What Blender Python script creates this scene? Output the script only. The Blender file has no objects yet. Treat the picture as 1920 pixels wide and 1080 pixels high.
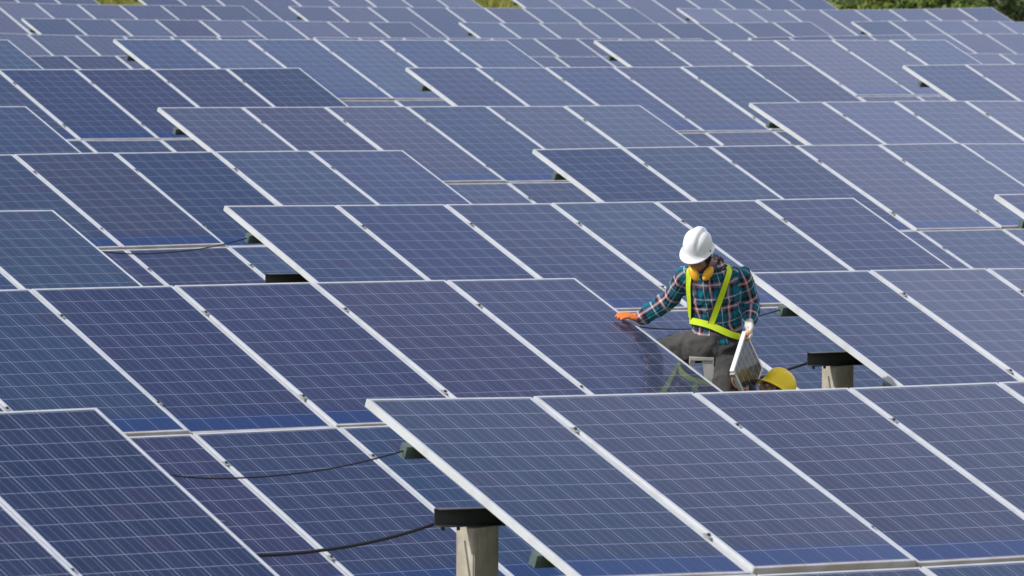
import bpy, bmesh, math, random
from mathutils import Vector, Matrix, noise
from mathutils.bvhtree import BVHTree

random.seed(7)
SC = bpy.context.scene
COL = SC.collection
R = math.radians
ZOFF = 6.95                         # camera height above the ground beside the worker

# ------------------------------------------------------------------ camera maths
FOC, PIT, PSI, ALP, TAU = 10776.819, 0.128096, 0.612911, 0.052067, 0.324076
CP, SP = math.cos(PIT), math.sin(PIT)
CR = Vector((1, 0, 0)); CU = Vector((0, SP, CP)); CF = Vector((0, CP, -SP))
CAM = Vector((0, 0, ZOFF))


def at(px, py, d):
    """A point d metres along the optical axis, at a photograph position."""
    return CAM + CR * ((px - 960) / FOC * d) + CU * ((540 - py) / FOC * d) + CF * d


def cv(r, u, t):
    """A direction: right, up, towards the camera."""
    return (CR * r + CU * u - CF * t).normalized()


# ------------------------------------------------------------------ object helpers
def link(o):
    COL.objects.link(o)
    return o


def obj(name, mesh, parent=None, mats=()):
    if isinstance(mesh, bmesh.types.BMesh):
        me = bpy.data.meshes.new(name)
        mesh.to_mesh(me); mesh.free()
        mesh = me
    for m in mats:
        mesh.materials.append(m)
    o = link(bpy.data.objects.new(name, mesh))
    if parent is not None:
        o.parent = parent
    return o


def thing(name, label, cat, loc=(0, 0, 0), group=None):
    o = link(bpy.data.objects.new(name, None))
    o.location = loc
    o.empty_display_size = .2
    tag(o, label, cat, group)
    return o


def tag(o, label, cat, group=None):
    o['label'] = label; o['category'] = cat
    if group: o['group'] = group
    return o


def struct(o, kind='structure'):
    o['kind'] = kind
    return o


def smooth(o, ang=None):
    for p in o.data.polygons: p.use_smooth = True
    return o


def box(bm, lo, hi, mat=0, M=None):
    x0, y0, z0 = lo; x1, y1, z1 = hi
    co = [(x0, y0, z0), (x1, y0, z0), (x1, y1, z0), (x0, y1, z0), (x0, y0, z1), (x1, y0, z1), (x1, y1, z1), (x0, y1, z1)]
    vs = [bm.verts.new((M @ Vector(c)) if M else c) for c in co]
    for f in ((3, 2, 1, 0), (4, 5, 6, 7), (0, 1, 5, 4), (1, 2, 6, 5), (2, 3, 7, 6), (3, 0, 4, 7)):
        fc = bm.faces.new([vs[i] for i in f]); fc.material_index = mat
    return vs


def bar(bm, a, b, w, h, up, mat=0):
    """A rectangular bar from a to b; w across, h along up."""
    a = Vector(a); b = Vector(b); d = (b - a); L = d.length; d.normalize()
    s = d.cross(up).normalized(); t = s.cross(d).normalized()
    M = Matrix((s, d, t)).transposed().to_4x4(); M.translation = a
    return box(bm, (-w / 2, 0, -h / 2), (w / 2, L, h / 2), mat, M)


def tube(bm, pts, rad, n=8, cap=True):
    pts = [Vector(p) for p in pts]; rings = []
    t = (pts[1] - pts[0]).normalized()
    s = t.orthogonal().normalized()
    for i, p in enumerate(pts):
        t2 = (pts[min(i + 1, len(pts) - 1)] - pts[max(i - 1, 0)]).normalized()
        s = (s - t2 * s.dot(t2)).normalized(); q = t2.cross(s)
        r = rad[i] if isinstance(rad, (list, tuple)) else rad
        rings.append([bm.verts.new(p + (s * math.cos(k * 2 * math.pi / n) + q * math.sin(k * 2 * math.pi / n)) * r) for k in range(n)])
    for a, b in zip(rings, rings[1:]):
        for k in range(n):
            bm.faces.new((a[k], a[(k + 1) % n], b[(k + 1) % n], b[k]))
    if cap:
        bm.faces.new(rings[0][::-1]); bm.faces.new(rings[-1])


# ------------------------------------------------------------------ materials
class NT:
    def __init__(self, name):
        self.m = bpy.data.materials.new(name); self.m.use_nodes = True
        self.t = self.m.node_tree; self.b = self.t.nodes['Principled BSDF']

    def n(self, kind, **kw):
        nd = self.t.nodes.new(kind)
        for k, v in kw.items():
            if k.startswith('i_'):
                nd.inputs[int(k[2:])].default_value = v
            else:
                setattr(nd, k, v)
        return nd

    def l(self, a, b): self.t.links.new(a, b)

    def math(self, op, a, b=None, c=None, clamp=False):
        nd = self.t.nodes.new('ShaderNodeMath'); nd.operation = op; nd.use_clamp = clamp
        for i, v in enumerate((a, b, c)):
            if v is None: continue
            if isinstance(v, (int, float)): nd.inputs[i].default_value = v
            else: self.l(v, nd.inputs[i])
        return nd.outputs[0]

    def mix(self, f, a, b, blend='MIX'):
        nd = self.t.nodes.new('ShaderNodeMix'); nd.data_type = 'RGBA'; nd.blend_type = blend
        for i, v in ((0, f), (6, a), (7, b)):
            if isinstance(v, (int, float)): nd.inputs[i].default_value = v
            elif isinstance(v, tuple): nd.inputs[i].default_value = v if len(v) == 4 else v + (1,)
            else: self.l(v, nd.inputs[i])
        return nd.outputs[2]

    def ramp(self, f, stops, interp='LINEAR'):
        nd = self.t.nodes.new('ShaderNodeValToRGB'); cr = nd.color_ramp; cr.interpolation = interp
        while len(cr.elements) < len(stops): cr.elements.new(.5)
        for e, (p, c) in zip(cr.elements, stops):
            e.position = p; e.color = c + (1,) if len(c) == 3 else c
        self.l(f, nd.inputs[0])
        return nd.outputs[0]

    def smoothstep(self, v, a, b, lo=0., hi=1.):
        nd = self.t.nodes.new('ShaderNodeMapRange'); nd.interpolation_type = 'SMOOTHSTEP'
        self.l(v, nd.inputs[0])
        for i, x in ((1, a), (2, b), (3, lo), (4, hi)): nd.inputs[i].default_value = x
        return nd.outputs[0]

    def noise(self, vec, scale, detail=3, rough=.5, out=0):
        nd = self.t.nodes.new('ShaderNodeTexNoise'); nd.inputs['Scale'].default_value = scale
        nd.inputs['Detail'].default_value = detail; nd.inputs['Roughness'].default_value = rough
        if vec is not None: self.l(vec, nd.inputs['Vector'])
        return nd.outputs[out]

    def coords(self, out='Object'):
        return self.t.nodes.new('ShaderNodeTexCoord').outputs[out]

    def base(self, c, rough=None, **kw):
        if isinstance(c, tuple): self.b.inputs['Base Color'].default_value = c + (1,)
        else: self.l(c, self.b.inputs['Base Color'])
        if rough is not None:
            if isinstance(rough, float): self.b.inputs['Roughness'].default_value = rough
            else: self.l(rough, self.b.inputs['Roughness'])
        for k, v in kw.items():
            self.b.inputs[k.replace('_', ' ')].default_value = v
        return self.m

    def bump(self, h, strength, dist):
        nd = self.t.nodes.new('ShaderNodeBump'); nd.inputs['Strength'].default_value = strength; nd.inputs['Distance'].default_value = dist
        self.l(h, nd.inputs['Height']); self.l(nd.outputs[0], self.b.inputs['Normal'])


PW, PL, GAP, MID = .997, 1.956, .015, .03
PITCH = PW + GAP
CELL = .1585


def mat_cells():
    a = NT('solar_cells')
    co = a.coords(); sp = a.n('ShaderNodeSeparateXYZ'); a.l(co, sp.inputs[0])
    info = a.n('ShaderNodeObjectInfo')
    rnd = info.outputs['Random']
    x = a.math('DIVIDE', a.math('SUBTRACT', sp.outputs[0], (PW - 6 * CELL) / 2), CELL)
    y = a.math('DIVIDE', a.math('SUBTRACT', a.math('MULTIPLY', sp.outputs[1], -1.), (PL - 12 * CELL) / 2), CELL)
    fx, fy = a.math('FRACT', x), a.math('FRACT', y)
    ix, iy = a.math('FLOOR', x), a.math('FLOOR', y)
    # distance to the nearest cell edge, in cells
    dx = a.math('SUBTRACT', .5, a.math('ABSOLUTE', a.math('SUBTRACT', fx, .5)))
    dy = a.math('SUBTRACT', .5, a.math('ABSOLUTE', a.math('SUBTRACT', fy, .5)))
    lx = a.math('LESS_THAN', dx, .0130); ly = a.math('LESS_THAN', dy, .0145)
    line = a.math('MAXIMUM', lx, ly)
    # bus bars: three per cell, running down the slope
    bb = a.math('FRACT', a.math('ADD', a.math('MULTIPLY', fx, 3.), 0.))
    db = a.math('ABSOLUTE', a.math('SUBTRACT', bb, .5))
    bus = a.math('LESS_THAN', db, .030)
    # each cell its own shade
    cx = a.n('ShaderNodeCombineXYZ'); a.l(ix, cx.inputs[0]); a.l(iy, cx.inputs[1]); a.l(a.math('MULTIPLY', rnd, 517.), cx.inputs[2])
    wn = a.n('ShaderNodeTexWhiteNoise', noise_dimensions='3D'); a.l(cx.outputs[0], wn.inputs[0])
    cl = a.noise(cx.outputs[0], .31, 1.)
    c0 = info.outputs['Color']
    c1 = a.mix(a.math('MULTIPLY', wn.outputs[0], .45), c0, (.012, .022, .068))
    pn_ = a.noise(co, 26., 3.)
    purple = a.math('MULTIPLY', a.math('GREATER_THAN', a.math('ADD', wn.outputs[0], a.math('MULTIPLY', cl, 1.5)), 1.70), a.smoothstep(pn_, .3, .7, .15, .55))
    c1 = a.mix(purple, c1, (.042, .022, .056))
    # crystal flakes
    vo = a.n('ShaderNodeTexVoronoi', i_2=85.); a.l(co, vo.inputs[0])
    fl = a.n('ShaderNodeSeparateColor'); a.l(vo.outputs['Color'], fl.inputs[0])
    c1 = a.mix(a.math('MULTIPLY', fl.outputs[0], .35), c1, (.010, .018, .062))
    # fine silver fingers lift the cell colour a little, bus bars and gaps show the tin and the back sheet
    mp = a.n('ShaderNodeMapping'); mp.inputs['Scale'].default_value = (150, 3.5, 1); a.l(co, mp.inputs[0])
    stk = a.smoothstep(a.noise(mp.outputs[0], 1., 2.), .35, .65)
    c1 = a.mix(a.math('MULTIPLY', stk, .25), c1, (.036, .048, .095))
    c1 = a.mix(a.math('MULTIPLY', bus, .50), c1, (.22, .25, .35))
    c1 = a.mix(a.math('MULTIPLY', line, .70), c1, (.36, .40, .52))
    # dust film: thick and grey over the pane, thinner in a bluer band along the lower edge
    ofs = a.n('ShaderNodeVectorMath', operation='ADD'); a.l(co, ofs.inputs[0])
    cb = a.n('ShaderNodeCombineXYZ'); a.l(a.math('MULTIPLY', rnd, 91.), cb.inputs[2]); a.l(cb.outputs[0], ofs.inputs[1])
    ms = a.n('ShaderNodeMapping'); ms.inputs['Scale'].default_value = (13, 1.1, 1); a.l(ofs.outputs[0], ms.inputs[0])
    run = a.smoothstep(a.noise(ms.outputs[0], 1., 4., .6), .48, .78)
    n1 = a.noise(ofs.outputs[0], 1.3, 4.); n2 = a.noise(ofs.outputs[0], 9., 3.)
    yy = a.math('ADD', y, a.math('MULTIPLY', a.math('SUBTRACT', n2, .5), .5))
    low_band = a.smoothstep(yy, 10.5, 11.25)
    dust = a.math('ADD', a.math('MULTIPLY', n1, .034), a.math('MULTIPLY', n2, .016))
    dust = a.math('MULTIPLY', a.math('ADD', a.math('ADD', dust, a.math('MULTIPLY', run, .030)), a.math('MULTIPLY', a.math('FRACT', a.math('MULTIPLY', rnd, 37.3)), .016)), a.math('SUBTRACT', 1., a.math('MULTIPLY', low_band, .8)))
    c2 = a.mix(dust, c1, (.31, .32, .38))
    c2 = a.mix(a.math('MULTIPLY', low_band, a.math('SUBTRACT', .7, a.math('MULTIPLY', line, .5))), c2, (.014, .042, .150))
    # silt left at the bottom lip
    silt = a.math('MULTIPLY', a.smoothstep(a.math('ADD', y, a.math('MULTIPLY', a.math('SUBTRACT', n2, .5), .12)), 11.93, 12.03), .7)
    c2 = a.mix(silt, c2, (.24, .18, .14))
    a.base(c2, .34, IOR=1.5, Specular_IOR_Level=.12)
    a.b.inputs['Coat Weight'].default_value = .9
    a.b.inputs['Coat IOR'].default_value = 1.42
    rr = a.math('ADD', .05, a.math('MULTIPLY', dust, .35)); a.l(rr, a.b.inputs['Coat Roughness'])
    return a.m


def mat_frame():
    a = NT('anodised_frame')
    co = a.coords(); sp = a.n('ShaderNodeSeparateXYZ'); a.l(co, sp.inputs[0])
    n1 = a.noise(co, 6., 4.); n2 = a.noise(co, 40., 3.)
    c = a.mix(a.math('MULTIPLY', a.smoothstep(n1, .42, .75), .45), (.62, .64, .67), (.40, .40, .39))
    low = a.smoothstep(a.math('ADD', sp.outputs[1], a.math('MULTIPLY', a.math('SUBTRACT', n2, .5), .02)), -PL + .006, -PL + .018, 1., 0.)
    low = a.math('MULTIPLY', low, a.smoothstep(n1, .25, .6, .35, .85))
    c = a.mix(low, c, (.38, .32, .27))
    return a.base(c, .42, Metallic=.12)


def mat_simple(name, col, rough, var=.25, scale=12., dark=None, metal=0., bump=0., spec=.5):
    a = NT(name); co = a.coords(); n = a.noise(co, scale, 5.)
    d = dark or tuple(c * .55 for c in col)
    c = a.mix(a.math('MULTIPLY', a.smoothstep(n, .35, .75), var * 2), col, d)
    a.base(c, rough, Metallic=metal, Specular_IOR_Level=spec)
    if bump: a.bump(n, .5, bump)
    return a.m


def mat_concrete():
    a = NT('cast_concrete'); co = a.coords('Generated'); oc = a.coords()
    geo = a.n('ShaderNodeNewGeometry')
    n1 = a.noise(geo.outputs['Position'], 7., 6., .6); n2 = a.noise(geo.outputs['Position'], 60., 4., .6)
    st = a.n('ShaderNodeMapping'); st.inputs['Scale'].default_value = (9, 9, 1.2); a.l(geo.outputs['Position'], st.inputs[0])
    n3 = a.noise(st.outputs[0], 3., 4.)
    c = a.mix(a.smoothstep(n1, .3, .7), (.52, .47, .39), (.36, .32, .27))
    c = a.mix(a.math('MULTIPLY', a.smoothstep(n3, .5, .75), .45), c, (.17, .15, .11))
    c = a.mix(a.math('MULTIPLY', a.smoothstep(n2, .6, .7), .35), c, (.14, .13, .12))
    a.base(c, .85); a.bump(n2, .35, .004)
    return a.m


M_CELL = mat_cells(); M_FRAME = mat_frame(); M_CONC = mat_concrete()
M_PURLIN = mat_simple('painted_purlin', (.085, .125, .125), .55, .3, 14., (.05, .075, .06))
M_BEAM = mat_simple('black_channel', (.060, .061, .062), .42, .25, 20.)
M_BEAMTOP = M_BEAM
M_CLAMP = mat_simple('clamp_metal', (.44, .44, .44), .45, .3, 60., (.25, .25, .24), .3)
M_BOLT = mat_simple('bolt_steel', (.05, .05, .05), .5, .2, 90.)
M_CABLE = mat_simple('black_cable', (.013, .014, .018), .5, .1, 40.)
M_BACK = mat_simple('back_sheet', (.7, .7, .7), .6, .1)

# ------------------------------------------------------------------ panel meshes


def frame_mesh(glass_in=False):
    bm = bmesh.new(); W, L, D, lip = PW, PL, .040, .0185
    prof = [(0, -D), (0, -.0015), (.0015, 0), (lip, 0), (lip, -.005), (.003, -.0055), (.003, -D + .002), (.016, -D + .002), (.016, -D)]
    corners = [((0, 0), (1, -1)), ((W, 0), (-1, -1)), ((W, -L), (-1, 1)), ((0, -L), (1, 1))]
    rings = [[bm.verts.new((cx + i * sx, cy + i * sy, z)) for i, z in prof] for (cx, cy), (sx, sy) in corners]
    n = len(prof)
    for k in range(4):
        a, b = rings[k], rings[(k + 1) % 4]
        for j in range(n):
            bm.faces.new((a[j], a[(j + 1) % n], b[(j + 1) % n], b[j]))
    bmesh.ops.recalc_face_normals(bm, faces=bm.faces[:])
    return bm


def glass_mesh(bm=None, mat=0):
    bm = bm or bmesh.new()
    e = .0035
    box(bm, (e, -PL + e, -.0052), (PW - e, -e, -.0022), mat)
    return bm


def mesh_of(bm, name, mats):
    me = bpy.data.meshes.new(name); bm.to_mesh(me); bm.free()
    for m in mats: me.materials.append(m)
    return me


# the glass fills the frame: its top lies 2 mm below the lip
def glass_near():
    bm = bmesh.new(); i = .0187
    box(bm, (i, -PL + i, -.0052), (PW - i, -i, -.002))
    return bm


ME_FRAME = mesh_of(frame_mesh(), 'panel_frame', [M_FRAME])
ME_GLASS = mesh_of(glass_near(), 'panel_glass', [M_CELL])
bm = frame_mesh(); i_ = .0187; box(bm, (i_, -PL + i_, -.0052), (PW - i_, -i_, -.002), 1)
ME_FAR = mesh_of(bm, 'panel_far', [M_FRAME, M_CELL])


def clamp_mesh():
    bm = bmesh.new()
    box(bm, (-.019, -.026, .0002), (.019, .026, .0032))
    box(bm, (-.006, -.024, -.030), (.006, .024, .0002))
    bmesh.ops.create_cone(bm, cap_ends=True, segments=6, radius1=.0085, radius2=.0085, depth=.010,
                          matrix=Matrix.Translation((0, 0, .0082)))
    for f in bm.faces:
        if all(v.co.z > .0033 for v in f.verts) or f.calc_center_median().z > .005: f.material_index = 1
    return bm


ME_CLAMP = mesh_of(clamp_mesh(), 'mid_clamp', [M_CLAMP, M_BOLT])


def post_mesh():
    bm = bmesh.new(); box(bm, (-.075, -.075, -1), (.075, .075, 0))
    bmesh.ops.bevel(bm, geom=[e for e in bm.edges if abs(e.verts[0].co.z - e.verts[1].co.z) > .5], offset=.006, segments=2, affect='EDGES')
    return bm


ME_POST = mesh_of(post_mesh(), 'post', [M_CONC])

# ------------------------------------------------------------------ ground shape
ROWY = [28.39, 36.31, 44.54, 52.09, 60.3, 68.32, 75.67, 101.9, 109.91, 117.66, 125.04, 133.0]
ROWZ = [-4.198, -4.627, -5.065, -5.429, -5.817, -6.141, -6.447, -8.953, -9.281, -9.632, -9.932, -10.233]
TP = math.tan(PSI)
DROP = 2.2


def ground(x, y):
    y0 = y - x * TP
    pts = [(-60, ROWZ[0] + 2.6)] + list(zip(ROWY, ROWZ)) + [(190, -11.9), (4000, -12.2)]
    if y0 <= pts[0][0]: z = pts[0][1]
    elif y0 >= pts[-1][0]: z = pts[-1][1]
    else:
        for (a, za), (b, zb) in zip(pts, pts[1:]):
            if a <= y0 <= b:
                z = za + (zb - za) * (y0 - a) / (b - a); break
    s = x / (math.cos(PSI) * math.cos(ALP)); s = 60 * math.tanh(s / 60)
    return z - DROP - math.sin(ALP) * s + ZOFF


def axes(al, tau):
    u = Vector((math.cos(PSI) * math.cos(al), math.sin(PSI) * math.cos(al), -math.sin(al)))
    w = Vector((math.sin(PSI), -math.cos(PSI), 0))
    k = w.cross(u)
    if k.z < 0: k = -k
    v = w * math.cos(tau) - k * math.sin(tau)
    n = u.cross(-v)
    return u, v, n, w


# ------------------------------------------------------------------ solar tables
TABLES = [
    (1, 'R', 6, (1.7626, 29.6295, -4.3313), .0568, .31988, .00334),
    (1, 'L', 6, (-4.4403, 25.2673, -3.8942), .05375, .33167, .00115),
    (2, 'L', 6, (-2.0632, 34.8617, -4.4769), .05388, .32754, -.00096),
    (2, 'R', 6, (4.0423, 39.1554, -4.903), .0652, .32503, -.00191),
    (3, 'M', 6, (.3122, 44.7576, -5.088), .05505, .32569, .0012),
    (3, 'L', 6, (-5.8549, 40.4205, -4.6912), .05051, .321, 0.),
    (3, 'R', 6, (6.4847, 49.0985, -5.4746), .05245, .32408, 0.),
    (4, 'L', 6, (-3.4498, 49.6626, -5.2156), .0478, .32519, -.0019),
    (4, 'R', 6, (2.6758, 53.9705, -5.5937), .04979, .32342, -.00128),
    (5, 'M', 6, (-1.0953, 59.5316, -5.7634), .05223, .32083, 0.),
    (5, 'L', 6, (-7.2996, 55.1684, -5.349), .05172, .32408, 0.),
    (5, 'R', 6, (5.0593, 63.8599, -6.126), .05502, .31776, -.00273),
    (6, 'L', 6, (-4.9414, 64.8496, -5.8509), .0503, .32814, .00192),
    (6, 'M', 6, (1.2312, 69.1905, -6.2155), .04627, .32653, .00091),
    (6, 'R', 6, (7.3824, 73.5165, -6.5896), .06002, .3243, -.00378),
    (7, 'M', 6, (-2.5361, 73.8859, -6.2887), .05117, .32419, 0.),
    (7, 'L', 6, (-8.7337, 69.5274, -5.9031), .05355, .32408, 0.),
    (7, 'R', 6, (3.5775, 78.1854, -6.6601), .04792, .31996, 0.),
    (8, 'A', 9, (-5.4803, 98.0507, -8.6209), .05038, .32408, -.00122),
    (8, 'B', 9, (2.8434, 103.9045, -9.1485), .04936, .32408, .00024),
    (8, 'C', 9, (11.2757, 109.8346, -9.6438), .06063, .32408, 0.),
    (9, 'A', 9, (-8.347, 104.0376, -8.7445), .06986, .32408, .00384),
    (9, 'B', 9, (.0053, 109.9114, -9.3274), .0518, .32408, .00012),
    (9, 'C', 9, (8.3931, 115.8103, -9.7568), .03848, .32408, -.00122),
    (10, 'A', 9, (-5.7674, 113.607, -9.2869), .05616, .32408, -.00016),
    (10, 'B', 9, (2.6346, 119.5158, -9.8216), .04569, .32408, .00152),
    (10, 'C', 9, (11.0057, 125.4029, -10.3116), .07119, .32408, -.0056),
    (11, 'A', 9, (-9.4022, 118.4275, -9.32), .06568, .32408, .00254),
    (11, 'B', 9, (-1.0154, 124.3256, -9.8832), .04984, .32408, .0007),
    (11, 'C', 9, (7.3854, 130.2335, -10.3902), .04326, .32408, .00261),
    (12, 'A', 9, (-13.1897, 123.7193, -9.3929), .05614, .32408, .00074),
    (12, 'B', 9, (-4.8029, 129.6174, -9.9268), .05455, .32408, -.00114),
    (12, 'C', 9, (3.5646, 135.5019, -10.4593), .04469, .32408, .00157),
]
LABELS = {
    '1R': 'front solar array with its corner and concrete post nearest the camera',
    '1L': 'darkest front solar array, cut off by the lower left corner of the photo',
    '2L': 'solar array whose right edge the worker in the white helmet leans on',
    '2R': 'solar array right of the worker, its concrete post beside the yellow helmet',
    '3M': 'solar array of six panels right behind the white helmet, whole top edge in view',
    '3L': 'teal solar array at the left margin, just behind the one the worker leans on',
    '3R': 'solar array at the right margin with only its white corner showing mid height',
    '4L': 'solar array fourth row back, left half of the photo, with a long rail seam',
    '4R': 'solar array fourth row back, running to the right margin above the white helmet',
    '5M': 'fifth row solar array in the middle, its six panel top edge fully shown',
    '5L': 'bluish corner of a fifth row solar array at the left margin',
    '5R': 'fifth row solar array at the right, starting with a bright white edge',
    '6L': 'sixth row solar array at the left, ending above the middle fifth row array',
    '6M': 'sixth row solar array in the centre, left end bright and six panels wide',
    '6R': 'sixth row solar array at the right margin with a dark purlin end under it',
    '7M': 'bright blue seventh row solar array, left of centre, last before the wide aisle',
    '7L': 'small blue corner of a seventh row solar array at the left margin',
    '7R': 'pale seventh row solar array right of centre, last before the wide aisle',
    '8A': 'far solar array just across the aisle, behind the bright blue array at the left',
    '8B': 'far solar array just across the aisle, showing between two seventh row arrays',
    '8C': 'far solar array just across the aisle, at the right margin',
    '9A': 'far solar array second across the aisle, at the left margin',
    '9B': 'far solar array second across the aisle, in the centre behind the seventh row',
    '9C': 'far solar array second across the aisle, on the right side',
    '10A': 'far solar array third across the aisle at left, bright left edge near the margin',
    '10B': 'far solar array third across the aisle, middle one, nine panels wide',
    '10C': 'far solar array third across the aisle, at the right margin below the bushes',
    '11A': 'far solar array fourth across the aisle, in the upper left corner',
    '11B': 'far solar array fourth across the aisle, between the two patches of grass',
    '11C': 'far solar array fourth across the aisle, at right in front of the dark bushes',
    '12A': 'last row solar array left of the small grass gap in the upper left',
    '12B': 'last row solar array between the two patches of grass at the top edge',
    '12C': 'last row solar array right of the larger grass patch, ending at the bushes',
}
PALETTE = [(.022, .037, .100), (.032, .036, .090), (.016, .043, .108), (.036, .035, .084), (.022, .034, .086), (.015, .046, .100)]
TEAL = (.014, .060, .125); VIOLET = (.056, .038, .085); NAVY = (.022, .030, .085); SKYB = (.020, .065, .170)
TINT = {('2L', 1): TEAL, ('2L', 2): NAVY, ('2L', 3): (.036, .036, .095), ('2L', 4): (.046, .034, .088), ('2L', 5): (.034, .038, .10),
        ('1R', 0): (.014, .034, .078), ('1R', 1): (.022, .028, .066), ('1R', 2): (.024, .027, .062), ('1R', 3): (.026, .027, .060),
        ('1L', 4): (.006, .012, .050), ('1L', 5): (.007, .014, .056), ('3L', 5): TEAL, ('3L', 4): TEAL, ('3M', 0): (.022, .05, .13),  # front left array: dim sky reflection put into its darker tint
        ('3M', 1): (.03, .044, .12), ('4L', 4): (.022, .052, .13), ('4L', 5): (.022, .052, .125), ('5L', 5): TEAL, ('5L', 4): TEAL,
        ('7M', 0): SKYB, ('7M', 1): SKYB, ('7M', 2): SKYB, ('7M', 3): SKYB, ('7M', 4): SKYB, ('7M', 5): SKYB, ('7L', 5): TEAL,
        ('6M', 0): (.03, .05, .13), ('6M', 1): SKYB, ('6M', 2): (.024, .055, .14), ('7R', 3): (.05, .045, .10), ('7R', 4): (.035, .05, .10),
        ('2R', 1): (.05, .04, .09), ('2R', 2): (.048, .042, .09), ('6R', 1): VIOLET, ('4R', 3): (.05, .045, .095), ('5R', 1): (.03, .048, .11)}
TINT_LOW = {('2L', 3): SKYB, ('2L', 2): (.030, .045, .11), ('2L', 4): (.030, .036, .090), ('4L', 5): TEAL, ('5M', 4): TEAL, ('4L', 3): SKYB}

INFO = {}


def place(o, M, root):
    """Give o the world matrix M under its (unrotated) root."""
    o.parent = root
    o.matrix_basis = Matrix.Translation(-root.location) @ M


def build_table(row, key, n, centre, al, tau, kap):
    u, v, nn, w = axes(al, tau)
    C = Vector(centre) + Vector((0, 0, ZOFF))
    name = f'{row}{key}'
    half = n / 2 * PITCH; off0 = 3. if n == 6 else 6.

    def pt(s, vv, h=0.):
        t = s - half
        return C + u * t + v * vv + nn * (kap * (t * t - off0) - h)
    mid = pt(half, 1.97)
    root = thing('solar_array', LABELS[name], 'solar array', (mid.x, mid.y, ground(mid.x, mid.y)), 'solar arrays standing in rows')
    near = row <= 7
    for j in range(n):
        s0, s1 = j * PITCH, j * PITCH + PW
        for r in (0, 1):
            vv = r * (PL + MID) + random.uniform(-.004, .004)
            a = pt(s0, vv); b = pt(s1, vv)
            ux = (b - a).normalized(); uy = -v; uz = ux.cross(uy).normalized(); uy = uz.cross(ux)
            # panels are never laid perfectly flat
            tw = Matrix.Rotation(random.gauss(0, .0032), 4, 'X') @ Matrix.Rotation(random.gauss(0, .0026), 4, 'Y')
            M = Matrix((ux, uy, uz)).transposed().to_4x4(); M.translation = a
            M = M @ tw
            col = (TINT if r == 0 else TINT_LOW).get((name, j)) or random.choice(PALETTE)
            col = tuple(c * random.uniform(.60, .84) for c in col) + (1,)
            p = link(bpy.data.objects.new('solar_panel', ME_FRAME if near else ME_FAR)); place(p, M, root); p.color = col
            if near:
                g = link(bpy.data.objects.new('cell_glass', ME_GLASS)); g.parent = p; g.color = col
        if near and j:
            for vv in (.40, 1.58, .40 + PL + MID, 1.58 + PL + MID):
                a = pt(s0 - GAP / 2, vv + random.uniform(-.01, .01), -.0005)
                M = Matrix((u, -v, nn)).transposed().to_4x4(); M.translation = a
                c = link(bpy.data.objects.new('panel_clamp', ME_CLAMP)); place(c, M, root)
    # purlins run under the panels along the row
    st = [-.035] + [k * PITCH for k in range(1, n)] + [n * PITCH - GAP + .035]
    for vv in (.43, 1.61, .43 + PL + MID, 1.61 + PL + MID):
        bm = bmesh.new(); rings = []
        for s in st:
            rings.append([bm.verts.new(pt(s, vv + dv, h) - root.location) for dv, h in ((-.026, .043), (.026, .043), (.026, .108), (-.026, .108))])
        for a, b in zip(rings, rings[1:]):
            for k in range(4): bm.faces.new((a[k], b[k], b[(k + 1) % 4], a[(k + 1) % 4]))
        bm.faces.new(rings[0]); bm.faces.new(rings[-1][::-1])
        bmesh.ops.recalc_face_normals(bm, faces=bm.faces[:])
        obj('purlin', bm, root, [M_PURLIN])
    # C channels under the purlins, open towards the low side, on concrete posts
    for vv in (.90, 3.02):
        a0, a1 = -.17, n * PITCH - GAP + .17
        bm = bmesh.new(); rings = []
        prof = [(0, .137), (.055, .137), (.055, .141), (.004, .141), (.004, .220), (.055, .220), (.055, .225), (0, .225)]
        # level channel: depth measured straight down, flanges level
        wl = Vector((w.x, w.y, 0))
        for s in [a0] + st[1:-1] + [a1]:
            base = pt(s, vv, .0)
            rings.append([bm.verts.new(base + wl * d - Vector((0, 0, h)) - root.location) for d, h in prof])
        m = len(prof)
        for a, b in zip(rings, rings[1:]):
            for k in range(m): bm.faces.new((a[k], b[k], b[(k + 1) % m], a[(k + 1) % m]))
        bm.faces.new(rings[0]); bm.faces.new(rings[-1][::-1])
        bmesh.ops.recalc_face_normals(bm, faces=bm.faces[:])
        obj('support_channel', bm, root, [M_BEAM])
        if near:
            for s in (a0 + .03, a0 + .12):
                tp_ = pt(s, vv, 0) - Vector((0, 0, .225)) + wl * .03
                bm = bmesh.new(); tube(bm, [tp_ - root.location, tp_ - root.location - Vector((0, 0, .018))], .009, 6)
                obj('anchor_bolt', bm, root, [M_BOLT])
        ps = [.09, half, n * PITCH - GAP - .09] if near else [.12, n * PITCH / 3, n * PITCH * 2 / 3, n * PITCH - .2]
        for s in ps:
            top = pt(s, vv, 0) - Vector((0, 0, .227)) + wl * -.01
            h = top.z - ground(top.x, top.y) + .25
            uh = Vector((u.x, u.y, 0)).normalized()
            M = Matrix((uh, Vector((-uh.y, uh.x, 0)), Vector((0, 0, 1)))).transposed().to_4x4()
            M.translation = top
            p = link(bpy.data.objects.new('concrete_post', ME_POST)); place(p, M @ Matrix.Diagonal((1, 1, h, 1)), root)
    INFO[name] = (pt, n, root)


for t in TABLES:
    build_table(*t)

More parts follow.
